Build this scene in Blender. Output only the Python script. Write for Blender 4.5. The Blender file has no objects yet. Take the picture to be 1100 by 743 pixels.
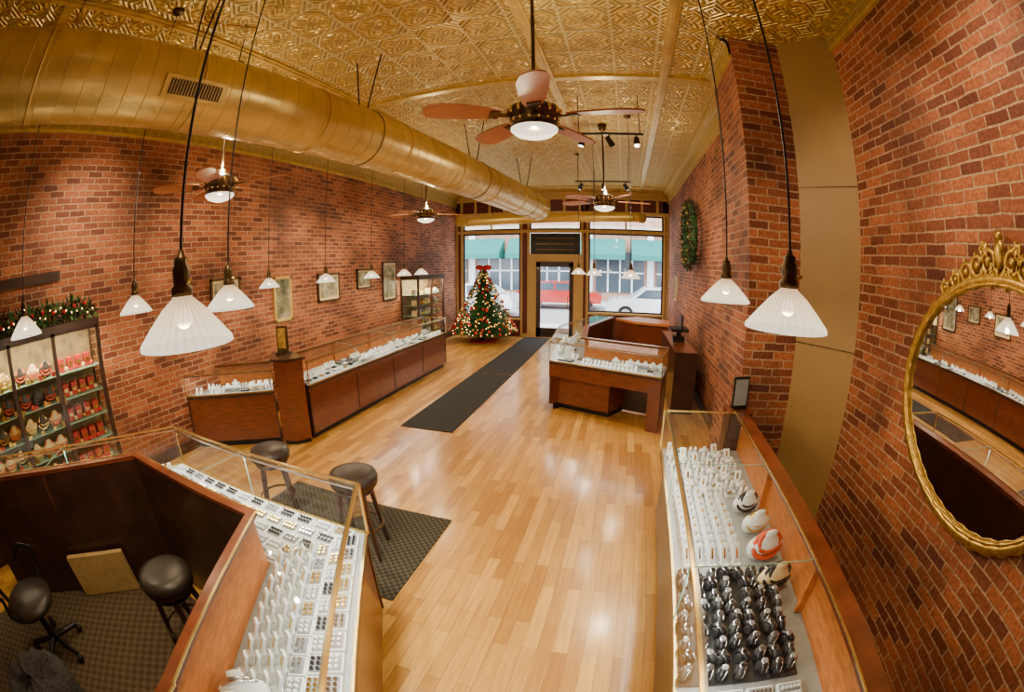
import bpy, math, random
from mathutils import Vector, Matrix, Euler
random.seed(7)
pi=math.pi
# ------------------------------------------------------------------ helpers
def link(ob,parent=None):
    bpy.context.collection.objects.link(ob)
    if parent is not None: ob.parent=parent
    return ob
class MB:
    def __init__(s): s.v=[];s.f=[];s.m=[];s.sm=[];s.mats=[]
    def mi(s,mat):
        if mat not in s.mats: s.mats.append(mat)
        return s.mats.index(mat)
    def add(s,vs,fs,mat,M=None,smooth=False):
        o=len(s.v); k=s.mi(mat)
        for p in vs:
            p=Vector(p)
            s.v.append(tuple(M@p) if M is not None else tuple(p))
        for f in fs:
            s.f.append(tuple(i+o for i in f)); s.m.append(k); s.sm.append(smooth)
    def box(s,c,d,mat,rz=0,M=None):
        x,y,z=d[0]/2,d[1]/2,d[2]/2
        vs=[(a*x,b*y,e*z) for a in(-1,1) for b in(-1,1) for e in(-1,1)]
        fs=[(0,1,3,2),(4,6,7,5),(0,4,5,1),(2,3,7,6),(0,2,6,4),(1,5,7,3)]
        T=Matrix.Translation(c)@Matrix.Rotation(rz,4,'Z')
        if M is not None: T=M@T
        s.add(vs,fs,mat,T)
    def bb(s,a,b,mat):
        s.box([(a[i]+b[i])/2 for i in range(3)],[abs(a[i]-b[i]) for i in range(3)],mat)
    def quad(s,a,b,c,d,mat): s.add([a,b,c,d],[(0,1,2,3)],mat)
    def prism(s,poly,z0,z1,mat,topmat=None):
        n=len(poly)
        vs=[(p[0],p[1],z0) for p in poly]+[(p[0],p[1],z1) for p in poly]
        fs=[(i,(i+1)%n,n+(i+1)%n,n+i) for i in range(n)]+[tuple(reversed(range(n)))]
        s.add(vs,fs,mat)
        s.add([(p[0],p[1],z1) for p in poly],[tuple(range(n))],topmat or mat)
    def lathe(s,prof,mat,n=24,M=None,smooth=True,rib=0):
        vs=[];fs=[]
        for (r,z) in prof:
            for i in range(n):
                a=2*pi*i/n; rr=r*(1+rib*(1 if i%2 else -1))
                vs.append((rr*math.cos(a),rr*math.sin(a),z))
        for j in range(len(prof)-1):
            for i in range(n):
                fs.append((j*n+i,j*n+(i+1)%n,(j+1)*n+(i+1)%n,(j+1)*n+i))
        s.add(vs,fs,mat,M,smooth)
    def cyl(s,p0,p1,r0,mat,r1=None,n=12,caps=True):
        r1=r0 if r1 is None else r1
        p0=Vector(p0);p1=Vector(p1);d=p1-p0;L=d.length
        if L<1e-6:return
        q=d.to_track_quat('Z','Y').to_matrix().to_4x4()
        M=Matrix.Translation(p0)@q
        s.lathe([(r0,0),(r1,L)],mat,n,M)
        if caps:
            s.add([(r0*math.cos(2*pi*i/n),r0*math.sin(2*pi*i/n),0) for i in range(n)],[tuple(range(n))],mat,M)
            s.add([(r1*math.cos(2*pi*i/n),r1*math.sin(2*pi*i/n),L) for i in range(n)],[tuple(range(n))],mat,M)
    def tube(s,pts,r,mat,n=8):
        for a,b in zip(pts[:-1],pts[1:]): s.cyl(a,b,r,mat,n=n)
    def torus(s,R,r,mat,M=None,n=24,m=8,ry=None):
        ry=ry or R
        vs=[];fs=[]
        for i in range(n):
            a=2*pi*i/n
            for j in range(m):
                b=2*pi*j/m
                vs.append(((R+r*math.cos(b))*math.cos(a),(ry+r*math.cos(b))*math.sin(a),r*math.sin(b)))
        for i in range(n):
            for j in range(m):
                fs.append((i*m+j,((i+1)%n)*m+j,((i+1)%n)*m+(j+1)%m,i*m+(j+1)%m))
        s.add(vs,fs,mat,M,True)
    def ball(s,c,r,mat,n=8,sc=(1,1,1)):
        pr=[(r*math.sin(pi*k/(n//2+1)) if 0<k<n//2+1 else 0.0001,-r*math.cos(pi*k/(n//2+1))) for k in range(n//2+2)]
        s.lathe(pr,mat,n,Matrix.Translation(c)@Matrix.Diagonal((sc[0],sc[1],sc[2],1)))
    def build(s,name,parent=None):
        me=bpy.data.meshes.new(name); me.from_pydata(s.v,[],s.f)
        for m in s.mats: me.materials.append(m)
        me.polygons.foreach_set('material_index',s.m)
        me.polygons.foreach_set('use_smooth',s.sm)
        me.update()
        return link(bpy.data.objects.new(name,me),parent)

class NT:
    def __init__(s,name):
        s.mat=bpy.data.materials.new(name); s.mat.use_nodes=True
        s.t=s.mat.node_tree; s.b=s.t.nodes['Principled BSDF']
    def n(s,ty,**k):
        nd=s.t.nodes.new(ty)
        for a,v in k.items(): setattr(nd,a,v)
        return nd
    def l(s,a,b): s.t.links.new(a,b)
    def math(s,op,a,b=None,c=None):
        nd=s.n('ShaderNodeMath',operation=op)
        for i,x in enumerate((a,b,c)):
            if x is None: continue
            if isinstance(x,(int,float)): nd.inputs[i].default_value=x
            else: s.l(x,nd.inputs[i])
        return nd.outputs[0]
    def ramp(s,fac,stops):
        r=s.n('ShaderNodeValToRGB'); e=r.color_ramp.elements
        while len(e)<len(stops): e.new(0.5)
        for k,(p,c) in enumerate(stops): e[k].position=p; e[k].color=(*c,1)
        s.l(fac,r.inputs[0]); return r.outputs[0]
    def mul(s,a,b):
        m=s.n('ShaderNodeMix',data_type='RGBA',blend_type='MULTIPLY'); m.inputs[0].default_value=1; s.l(a,m.inputs[6]); s.l(b,m.inputs[7]); return m.outputs[2]
    def bump(s,h,st=0.5,dist=0.02):
        b=s.n('ShaderNodeBump'); b.inputs['Strength'].default_value=st; b.inputs['Distance'].default_value=dist
        s.l(h,b.inputs['Height']); s.l(b.outputs[0],s.b.inputs['Normal'])
def simple(name,col,rough=0.5,metal=0,emit=None,es=0,var=0.12,scale=20,coat=0,stretch=None):
    t=NT(name); b=t.b
    b.inputs['Roughness'].default_value=rough; b.inputs['Metallic'].default_value=metal
    tc=t.n('ShaderNodeTexCoord'); mp=t.n('ShaderNodeMapping'); t.l(tc.outputs['Object'],mp.inputs[0])
    if stretch: mp.inputs['Scale'].default_value=stretch
    no=t.n('ShaderNodeTexNoise'); no.inputs['Scale'].default_value=scale; no.inputs['Detail'].default_value=4
    t.l(mp.outputs[0],no.inputs['Vector'])
    lo=tuple(c*(1-var) for c in col); hi=tuple(min(1,c*(1+var)) for c in col)
    t.l(t.ramp(no.outputs[0],[(0.3,lo),(0.7,hi)]),b.inputs['Base Color'])
    if coat: b.inputs['Coat Weight'].default_value=coat; b.inputs['Coat Roughness'].default_value=0.08
    if emit: b.inputs['Emission Color'].default_value=(*emit,1); b.inputs['Emission Strength'].default_value=es
    return t.mat
# ------------------------------------------------------------------ materials
def brick_mat(name,axis,seedoff=0.0):
    t=NT(name); tc=t.n('ShaderNodeTexCoord'); sp=t.n('ShaderNodeSeparateXYZ'); t.l(tc.outputs['Object'],sp.inputs[0])
    cb=t.n('ShaderNodeCombineXYZ'); t.l(sp.outputs[1 if axis=='x' else 0],cb.inputs[0]); t.l(sp.outputs[2],cb.inputs[1]); cb.inputs[2].default_value=seedoff
    no=t.n('ShaderNodeTexNoise'); no.inputs['Scale'].default_value=7; t.l(cb.outputs[0],no.inputs['Vector'])
    mx=t.n('ShaderNodeVectorMath',operation='MULTIPLY_ADD'); t.l(no.outputs['Color'],mx.inputs[0]); mx.inputs[1].default_value=(0.018,0.018,0); t.l(cb.outputs[0],mx.inputs[2])
    br=t.n('ShaderNodeTexBrick'); t.l(mx.outputs[0],br.inputs['Vector'])
    br.inputs['Scale'].default_value=1; br.inputs['Brick Width'].default_value=0.215; br.inputs['Row Height'].default_value=0.073
    br.inputs['Mortar Size'].default_value=0.008; br.inputs['Mortar Smooth'].default_value=0.3; br.inputs['Bias'].default_value=0.0
    br.inputs['Color1'].default_value=(0.48,0.15,0.055,1); br.inputs['Color2'].default_value=(0.15,0.036,0.018,1); br.inputs['Mortar'].default_value=(0.50,0.31,0.18,1)
    n2=t.n('ShaderNodeTexNoise'); n2.inputs['Scale'].default_value=1.1; n2.inputs['Detail'].default_value=8; t.l(cb.outputs[0],n2.inputs['Vector'])
    r2=t.ramp(n2.outputs[0],[(0.32,(0.5,0.46,0.44)),(0.5,(0.95,0.9,0.86)),(0.68,(1.25,1.25,1.2))])
    n3=t.n('ShaderNodeTexNoise'); n3.inputs['Scale'].default_value=38; n3.inputs['Detail'].default_value=4; t.l(cb.outputs[0],n3.inputs['Vector'])
    r3=t.ramp(n3.outputs[0],[(0.3,(0.6,0.6,0.6)),(0.65,(1.2,1.2,1.2))])
    t.l(t.mul(t.mul(br.outputs['Color'],r2),r3),t.b.inputs['Base Color']); t.b.inputs['Roughness'].default_value=0.7
    h=t.math('MULTIPLY_ADD',br.outputs['Fac'],-1.0,t.math('MULTIPLY',n3.outputs[0],0.5))
    t.bump(h,0.9,0.016)
    return t.mat
brickX=brick_mat('brick_x','x'); brickY=brick_mat('brick_y','y',3.0)

def wood_floor():
    t=NT('maple_planks'); tc=t.n('ShaderNodeTexCoord'); sp=t.n('ShaderNodeSeparateXYZ'); t.l(tc.outputs['Object'],sp.inputs[0])
    cb=t.n('ShaderNodeCombineXYZ'); t.l(sp.outputs[1],cb.inputs[0]); t.l(sp.outputs[0],cb.inputs[1])
    br=t.n('ShaderNodeTexBrick'); t.l(cb.outputs[0],br.inputs['Vector']); br.offset=0.37; br.offset_frequency=2
    br.inputs['Scale'].default_value=1; br.inputs['Brick Width'].default_value=0.62; br.inputs['Row Height'].default_value=0.092
    br.inputs['Mortar Size'].default_value=0.0014; br.inputs['Mortar Smooth'].default_value=0.4
    br.inputs['Color1'].default_value=(0.86,0.48,0.11,1); br.inputs['Color2'].default_value=(0.50,0.225,0.042,1); br.inputs['Mortar'].default_value=(0.18,0.07,0.015,1)
    mp=t.n('ShaderNodeMapping'); t.l(tc.outputs['Object'],mp.inputs[0]); mp.inputs['Scale'].default_value=(30,2.0,1)
    n=t.n('ShaderNodeTexNoise'); n.inputs['Scale'].default_value=1.5; n.inputs['Detail'].default_value=5; t.l(mp.outputs[0],n.inputs['Vector'])
    r=t.ramp(n.outputs[0],[(0.3,(0.82,0.78,0.74)),(0.7,(1.1,1.1,1.1))])
    t.l(t.mul(br.outputs['Color'],r),t.b.inputs['Base Color']); t.b.inputs['Roughness'].default_value=0.3
    t.b.inputs['Coat Weight'].default_value=0.5; t.b.inputs['Coat Roughness'].default_value=0.16
    t.bump(t.math('MULTIPLY',br.outputs['Fac'],-1),0.15,0.003)
    return t.mat
floorM=wood_floor()

def tin_mat(name,tile=0.44,ax=(0,1),bright=1.0):
    t=NT(name); tc=t.n('ShaderNodeTexCoord'); sp=t.n('ShaderNodeSeparateXYZ'); t.l(tc.outputs['Object'],sp.inputs[0])
    u=t.math('SUBTRACT',t.math('FRACT',t.math('DIVIDE',sp.outputs[ax[0]],tile)),0.5)
    v=t.math('SUBTRACT',t.math('FRACT',t.math('DIVIDE',sp.outputs[ax[1]],tile)),0.5)
    au=t.math('ABSOLUTE',u); av=t.math('ABSOLUTE',v)
    d=t.math('SQRT',t.math('ADD',t.math('MULTIPLY',u,u),t.math('MULTIPLY',v,v)))
    ang=t.math('ARCTAN2',v,u)
    pet=t.math('MULTIPLY',t.math('COSINE',t.math('MULTIPLY',ang,4)),0.10)
    ring=t.math('SINE',t.math('MULTIPLY',t.math('ADD',d,pet),34))
    leaf=t.math('MULTIPLY',t.math('COSINE',t.math('MULTIPLY',ang,12)),t.math('SINE',t.math('MULTIPLY',d,24)))
    edge=t.math('GREATER_THAN',t.math('MAXIMUM',au,av),0.47)
    dia=t.math('SINE',t.math('MULTIPLY',t.math('ADD',au,av),44))
    far=t.math('GREATER_THAN',d,0.42)
    inner=t.math('ADD',t.math('MULTIPLY',ring,0.65),t.math('MULTIPLY',leaf,0.5))
    pat=t.math('ADD',t.math('MULTIPLY',inner,t.math('SUBTRACT',1.0,far)),t.math('MULTIPLY',dia,far))
    h=t.math('ADD',t.math('MULTIPLY',pat,0.5),t.math('MULTIPLY',edge,1.0))
    hn=t.math('MULTIPLY_ADD',h,0.36,0.42)
    b=bright
    t.l(t.ramp(hn,[(0.12,(0.30*b,0.17*b,0.02*b)),(0.45,(0.78*b,0.54*b,0.12*b)),(0.85,(1.0*b,0.86*b,0.38*b))]),t.b.inputs['Base Color'])  # relief shading put into the colour: dark recesses, bright raised parts
    t.b.inputs['Roughness'].default_value=0.3; t.b.inputs['Metallic'].default_value=0.4
    t.bump(h,1.0,0.02)
    return t.mat
tin=tin_mat('pressed_tin')
tinW=tin_mat('pressed_tin_cornice',0.16,(1,2),1.0)
goldtrim=simple('gold_trim',(0.66,0.47,0.13),0.35,0.4,var=0.2,scale=8)
ductM=simple('gold_painted_duct',(0.68,0.49,0.15),0.32,0.5,var=0.14,scale=5)
brass=simple('brass',(0.75,0.55,0.2),0.25,0.9,var=0.1)
goldorn=simple('ornate_gilt',(0.62,0.40,0.08),0.3,0.8,var=0.35,scale=30)
cherry=simple('cherry_wood',(0.16,0.038,0.012),0.28,0,var=0.35,scale=4,coat=0.5,stretch=(2,2,14))
cherryL=simple('cherry_light',(0.50,0.16,0.035),0.35,0,var=0.25,scale=4,stretch=(3,3,10))
darkwood=simple('dark_wood',(0.045,0.018,0.012),0.35,0,var=0.4,scale=5,coat=0.3)
black=simple('black_metal',(0.015,0.014,0.013),0.4,0.4)
bronze=simple('dark_bronze',(0.10,0.06,0.025),0.35,0.8,var=0.4,scale=40)
leather=simple('dark_leather',(0.03,0.022,0.018),0.4,0)
white=simple('white_pad',(0.74,0.75,0.73),0.6,var=0.04)
deckM=simple('grey_deck',(0.30,0.32,0.32),0.6,var=0.1)
grey=simple('grey_pad',(0.20,0.21,0.22),0.6,var=0.1)
silver=simple('silver',(0.7,0.7,0.72),0.2,1.0)
goldj=simple('jewel_gold',(0.8,0.55,0.15),0.2,1.0)
darkj=simple('jewel_dark',(0.03,0.03,0.035),0.2,0.5,var=0.8,scale=150)
redj=simple('red_beads',(0.6,0.07,0.02),0.25)
redbox=simple('red_box',(0.45,0.03,0.02),0.5)
cream=simple('cream',(0.72,0.54,0.27),0.6)
cabback=simple('cabinet_back',(0.20,0.14,0.06),0.6,var=0.4,scale=9)
tanP=simple('tan_painted_panel',(0.34,0.20,0.065),0.5,var=0.06,scale=3)
green=simple('pine_green',(0.02,0.10,0.02),0.7,var=0.4,scale=60)
green2=simple('pine_green_light',(0.07,0.20,0.04),0.7,var=0.4,scale=60)
fairy=simple('fairy_light',(1,0.7,0.3),0.5,emit=(1,0.52,0.14),es=6)
redorn=simple('red_ornament',(0.6,0.02,0.02),0.2,0.2)
bulbM=simple('bulb_glow',(1,0.9,0.7),0.5,emit=(1,0.85,0.6),es=4)
spotface=simple('spot_lens',(1,1,0.9),0.4,emit=(1,0.9,0.7),es=8)
trimC=simple('cream_gold_trim',(0.66,0.46,0.18),0.45,var=0.1)
maroon=simple('maroon_paint',(0.13,0.018,0.015),0.5,var=0.2)
blacktray=simple('black_tray',(0.03,0.03,0.03),0.5)

def rug_mat(name,a,b,s):
    t=NT(name); tc=t.n('ShaderNodeTexCoord'); ch=t.n('ShaderNodeTexChecker'); t.l(tc.outputs['Object'],ch.inputs['Vector']); ch.inputs['Scale'].default_value=s
    ch.inputs[1].default_value=(*a,1); ch.inputs[2].default_value=(*b,1)
    t.l(ch.outputs[0],t.b.inputs['Base Color']); t.b.inputs['Roughness'].default_value=0.95
    n=t.n('ShaderNodeTexNoise'); n.inputs['Scale'].default_value=200; t.l(tc.outputs['Object'],n.inputs['Vector']); t.bump(n.outputs[0],0.4,0.004)
    return t.mat
rugM=rug_mat('charcoal_mat',(0.018,0.018,0.018),(0.03,0.029,0.027),60)
rug2=rug_mat('brown_grey_mat',(0.03,0.025,0.016),(0.085,0.072,0.045),34)
carpet=rug_mat('brown_carpet',(0.065,0.042,0.02),(0.115,0.08,0.042),22)

def glass_mat(name,tint=(1,1,1),rough=0.02,k=0.55):
    t=NT(name); nt=t.t; nt.nodes.remove(t.b)
    out=[n for n in nt.nodes if n.type=='OUTPUT_MATERIAL'][0]
    a=t.n('ShaderNodeBsdfTransparent'); a.inputs[0].default_value=(*tint,1)
    g=t.n('ShaderNodeBsdfGlossy'); g.inputs['Roughness'].default_value=rough
    ge=t.n('ShaderNodeNewGeometry'); dt=t.n('ShaderNodeVectorMath',operation='DOT_PRODUCT'); t.l(ge.outputs['Incoming'],dt.inputs[0]); t.l(ge.outputs['Normal'],dt.inputs[1])
    fc=t.math('POWER',t.math('SUBTRACT',1.0,t.math('ABSOLUTE',dt.outputs['Value'])),4.0)
    fac=t.math('MULTIPLY_ADD',fc,k,0.04)
    m=t.n('ShaderNodeMixShader'); t.l(fac,m.inputs[0]); t.l(a.outputs[0],m.inputs[1]); t.l(g.outputs[0],m.inputs[2]); t.l(m.outputs[0],out.inputs[0])
    return t.mat
glass=glass_mat('case_glass',tint=(0.96,0.99,0.97)); wglass=glass_mat('window_glass')
glassedge=simple('glass_edge',(0.25,0.42,0.33),0.2,var=0.1)
def shade_mat(name,es,trn):
    t=NT(name); nt=t.t; nt.nodes.remove(t.b)
    out=[n for n in nt.nodes if n.type=='OUTPUT_MATERIAL'][0]
    d=t.n('ShaderNodeBsdfDiffuse'); d.inputs[0].default_value=(0.05,0.04,0.025,1)
    tc=t.n('ShaderNodeTexCoord'); sp=t.n('ShaderNodeSeparateXYZ'); t.l(tc.outputs['Object'],sp.inputs[0])
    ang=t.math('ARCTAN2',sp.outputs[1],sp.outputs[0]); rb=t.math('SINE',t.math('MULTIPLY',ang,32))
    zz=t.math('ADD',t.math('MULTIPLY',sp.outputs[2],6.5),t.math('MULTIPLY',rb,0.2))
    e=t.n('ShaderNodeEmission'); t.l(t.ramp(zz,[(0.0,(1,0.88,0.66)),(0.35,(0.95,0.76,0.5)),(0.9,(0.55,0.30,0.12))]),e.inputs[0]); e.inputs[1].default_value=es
    ad=t.n('ShaderNodeAddShader'); t.l(d.outputs[0],ad.inputs[0]); t.l(e.outputs[0],ad.inputs[1])
    tr=t.n('ShaderNodeBsdfTransparent'); m=t.n('ShaderNodeMixShader'); m.inputs[0].default_value=trn
    t.l(ad.outputs[0],m.inputs[1]); t.l(tr.outputs[0],m.inputs[2]); t.l(m.outputs[0],out.inputs[0])
    return t.mat
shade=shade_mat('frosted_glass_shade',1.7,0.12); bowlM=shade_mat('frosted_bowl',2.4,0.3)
t=NT('mirror_glass'); t.b.inputs['Metallic'].default_value=1; t.b.inputs['Roughness'].default_value=0.01; t.b.inputs['Base Color'].default_value=(0.9,0.9,0.9,1); mirrorM=t.mat

WARM=(1,0.78,0.48)
def light(kind,name,loc,energy,col=WARM,parent=None,size=0.05,rot=None,**k):
    l=bpy.data.lights.new(name,kind); l.energy=energy; l.color=col
    if kind in('POINT','SPOT'): l.shadow_soft_size=size
    for a,v in k.items(): setattr(l,a,v)
    o=bpy.data.objects.new(name,l); o.location=loc
    if rot is not None: o.rotation_euler=rot
    return link(o,parent)
def empty(name,loc=(0,0,0)):
    e=bpy.data.objects.new(name,None); e.location=loc; return link(e)

# ------------------------------------------------------------------ room shell
CZ=4.4; XL=-5.1; XR=1.4; XB=2.0; YF=12.6; YB=-3.2
b=MB(); b.bb((XL-0.2,YB-0.2,-0.1),(XB+0.6,YF+0.15,0),floorM); b.build('floor')
b=MB(); b.bb((XL-0.2,YB-0.2,CZ),(XB+0.6,YF+0.15,CZ+0.1),tin); b.build('ceiling')
b=MB(); b.bb((XL-0.2,YB,0),(XL,YF+0.15,CZ),brickX); b.build('wall_left')
b=MB(); b.bb((XR,4.4,0),(XR+0.2,YF+0.15,CZ),brickX); b.build('wall_right')
b=MB(); b.bb((1.1,3.5,0),(1.9,4.4,CZ),brickX)
b.quad((1.1,3.498,0),(1.64,3.498,0),(1.64,3.498,CZ),(1.1,3.498,CZ),brickY); b.build('wall_pilaster')
b=MB(); b.bb((XB,YB,0),(XB+0.2,3.05,CZ),brickX); b.build('wall_right_rear')
b=MB(); b.bb((XL-0.2,YB-0.2,0),(XB+0.2,YB,CZ),brickY); b.build('wall_back')
b=MB()
b.prism([(1.60,3.5),(2.0,3.05),(2.2,3.05),(1.9,3.6)],0,CZ,tanP)
for z in (1.62,2.95): 
    b.prism([(1.595,3.49),(1.995,3.04),(2.02,3.06),(1.62,3.5)],z,z+0.006,bronze)
b.build('wall_tan_panel')
b=MB(); b.bb((XL,-0.6,2.40),(XL+0.03,1.05,2.50),darkwood); b.build('trim_1')
def cornice(name,x,y0,y1,sg,d=0.26,h=0.36):
    b=MB(); prof=[(0,-h),(0.02,-h),(0.03,-h+0.05),(0.02,-h+0.06),(0.03,-h+0.09)]
    for k in range(7):
        a=k/6*pi/2; prof.append((0.03+(d-0.06)*(1-math.cos(a)),-h+0.09+(h-0.14)*math.sin(a)))
    prof+=[(d-0.03,-0.03),(d,-0.03),(d,0)]
    for (p,q) in zip(prof[:-1],prof[1:]):
        b.quad((x+sg*p[0],y0,CZ+p[1]),(x+sg*p[0],y1,CZ+p[1]),(x+sg*q[0],y1,CZ+q[1]),(x+sg*q[0],y0,CZ+q[1]),tinW)
    b.bb((x,y0,CZ-h-0.03),(x+sg*0.035,y1,CZ-h),goldtrim)
    return b.build(name)
cornice('trim_2',XL,YB,YF,1); cornice('trim_3',XR,4.4,YF,-1,0.2,0.28)
cornice('trim_4',XB,YB,3.05,-1,0.14,0.16); cornice('trim_5',1.1,3.5,4.4,-1,0.12,0.2)
b=MB()
for x in (-4.2,-3.2,-0.75,0.55): b.bb((x-0.05,YB,CZ-0.025),(x+0.05,YF,CZ),goldtrim); b.bb((x-0.02,YB,CZ-0.04),(x+0.02,YF,CZ-0.02),goldtrim)
for y in (0.2,4.6,11.6): b.bb((XL+0.2,y-0.05,CZ-0.024),(XR-0.1,y+0.05,CZ),goldtrim)
b.build('trim_6')
b=MB(); b.bb((XL,YB,0),(XL+0.03,YF,0.15),darkwood); b.build('baseboard_left')
b=MB(); b.bb((XR-0.03,4.4,0),(XR,YF,0.15),darkwood); b.build('baseboard_right')

# ------------------------------------------------------------------ storefront (y = YF)
def fbox(b,x0,x1,z0,z1,mat,y0=-0.06,y1=0.08): b.bb((x0,YF+y0,z0),(x1,YF+y1,z1),mat)
b=MB()
for x0,x1 in ((XL,-4.88),(-3.03,-2.75),(-1.2,-0.98),(1.24,1.4)):
    fbox(b,x0,x1,0,CZ-0.2,trimC); fbox(b,x0+0.07,x1-0.07,0.1,CZ-0.3,maroon,-0.08)
fbox(b,XL,XR,4.2,CZ,trimC); fbox(b,XL,XR,3.78,4.18,maroon); fbox(b,XL,XR,3.70,3.79,trimC,-0.12); fbox(b,XL,XR,4.16,4.22,trimC,-0.12)
for k in range(14): fbox(b,XL+0.15+k*0.46,XL+0.22+k*0.46,3.78,4.18,trimC,-0.09)
fbox(b,XL,XR,3.15,3.24,trimC,-0.09)
fbox(b,-4.88,-3.03,0,0.5,maroon); fbox(b,-4.88,-3.03,0.5,0.56,trimC,-0.1)
fbox(b,-0.98,1.24,0,0.75,maroon); fbox(b,-0.98,1.24,0.75,0.81,trimC,-0.14)
fbox(b,-2.75,-1.2,2.28,2.45,trimC,-0.1)
for x in (-3.95,0.12): fbox(b,x-0.025,x+0.025,3.24,3.7,trimC)
b.build('trim_storefront')
for i,(x0,x1,z0,z1) in enumerate([(-4.88,-3.03,0.56,3.15),(-0.98,1.24,0.81,3.15),(-4.88,-3.03,3.24,3.7),(-0.98,1.24,3.24,3.7),(-2.75,-1.2,3.24,3.7)]):
    b=MB(); b.quad((x0,YF,z0),(x1,YF,z0),(x1,YF,z1),(x0,YF,z1),wglass)
    w=0.05
    for a in ((x0,x0+w,z0,z1),(x1-w,x1,z0,z1),(x0,x1,z0,z0+w),(x0,x1,z1-w,z1)): fbox(b,*a,darkwood,-0.02,0.02)
    b.build('window_%d'%(i+1))
b=MB(); fbox(b,-2.72,-1.23,2.5,3.13,black,-0.05,0.02)
fbox(b,-2.75,-1.2,2.45,2.5,trimC,-0.1)
for k in range(3): fbox(b,-2.55,-1.4,2.62+k*0.17,2.66+k*0.17,bronze,-0.06,0)
b.build('transom_panel')
b=MB()
fbox(b,-2.75,-2.55,0,2.28,trimC); fbox(b,-1.42,-1.2,0,2.28,trimC)
for a in ((-2.55,-2.42,0.0,2.25),(-1.55,-1.42,0,2.25),(-2.55,-1.42,2.12,2.28),(-2.55,-1.42,0,0.28)): fbox(b,*a,darkwood,-0.03,0.03)
b.quad((-2.42,YF,0.28),(-1.55,YF,0.28),(-1.55,YF,2.12),(-2.42,YF,2.12),wglass)
b.cyl((-1.6,YF-0.07,0.9),(-1.6,YF-0.07,1.25),0.015,brass)
b.build('door_1')

# ------------------------------------------------------------------ outside
asph=simple('asphalt',(0.3,0.3,0.31),0.9); conc=simple('sidewalk',(0.6,0.58,0.55),0.9)
facade=simple('facade_stone',(0.50,0.42,0.32),0.8,var=0.2,scale=2); teal=simple('teal_awning',(0.005,0.16,0.14),0.7)
winb=simple('shop_window',(0.05,0.07,0.09),0.2); whitep=simple('white_paint',(0.75,0.78,0.8),0.5)
pinkb=simple('pale_brick',(0.42,0.24,0.17),0.8,var=0.2,scale=3)
b=MB(); b.bb((-30,YF+0.15,-0.2),(30,70,-0.05),asph); b.bb((-30,YF+0.16,-0.05),(30,15.6,-0.01),conc); b.bb((-30,23,-0.05),(30,26.5,0.05),conc); b.build('street_ground')
b=MB(); b.bb((-22,26.5,-0.05),(20,36,13),pinkb)
for k in range(11):
    x=-21+k*3.8
    b.bb((x-0.2,26.3,0),(x+0.2,26.5,4.2),whitep)
    b.bb((x+0.4,26.4,0.6),(x+3.4,26.5,3.1),winb)
    b.bb((x+0.4,26.35,1.8),(x+3.4,26.4,1.88),whitep)
    for q in (1.1,1.85,2.6): b.bb((x+q,26.35,0.6),(x+q+0.1,26.4,3.1),whitep)
    for z in (5.3,9):
        b.bb((x+0.9,26.35,z-0.1),(x+2.9,26.5,z+2.4),whitep); b.bb((x+1.05,26.3,z),(x+2.75,26.4,z+2.2),winb); b.bb((x+1.05,26.28,z+1.1),(x+2.75,26.38,z+1.2),whitep)
b.bb((-22,26.2,4.2),(20,26.5,4.7),facade)
b.build('street_building')
b=MB()
for k in (-5,-4,-3,-2,-1,0,1,2,3):
    x=-1.5+k*3.8
    b.add([(x-1.7,26.3,3.9),(x+1.7,26.3,3.9),(x+1.7,25.0,2.9),(x-1.7,25.0,2.9),(x-1.7,25.0,2.6),(x+1.7,25.0,2.6)],[(0,1,2,3),(3,2,5,4)],teal)
    for xx in (x-1.7,x+1.7): b.add([(xx,26.3,3.9),(xx,25,2.9),(xx,25,2.6),(xx,26.3,2.6)],[(0,1,2,3)],teal)
b.build('street_awning')
def car(x,y,col,flip=1):
    m=simple('car_paint',col,0.25,0.2,coat=0.8,var=0.03)
    b=MB(); prof=[(-2.2,0.35),(-2.25,0.75),(-1.9,0.9),(-1.2,0.95),(-0.6,1.4),(0.8,1.42),(1.5,1.0),(2.1,0.92),(2.25,0.6),(2.2,0.35)]
    n=len(prof); w=0.85
    vs=[(p[0]*flip,-w,p[1]) for p in prof]+[(p[0]*flip,w,p[1]) for p in prof]
    b.add(vs,[(i,(i+1)%n,n+(i+1)%n,n+i) for i in range(n)]+[tuple(range(n)),tuple(range(n,2*n))],m)
    for s in (-1,1):
        b.add([(f*flip,s*(w+0.01),z) for f,z in ((-1.0,0.97),(-0.55,1.33),(0.1,1.35),(0.1,0.97))],[(0,1,2,3)],winb)
        b.add([(f*flip,s*(w+0.01),z) for f,z in ((0.18,0.97),(0.18,1.35),(0.78,1.35),(1.3,1.0))],[(0,1,2,3)],winb)
        for f in (-1.4,1.4):
            b.cyl((f*flip,s*0.7,0.32),(f*flip,s*0.9,0.32),0.33,black,n=20); b.cyl((f*flip,s*0.9,0.32),(f*flip,s*0.91,0.32),0.2,silver,n=16)
    o=b.build('car'); o.location=(x,y,-0.045)
car(1.6,18.3,(0.75,0.75,0.76)); car(-3.2,22.0,(0.5,0.03,0.02),-1); car(-6.8,18.3,(0.7,0.7,0.72)); car(-9.8,22,(0.7,0.68,0.6)); car(4,22,(0.05,0.06,0.1))

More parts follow.
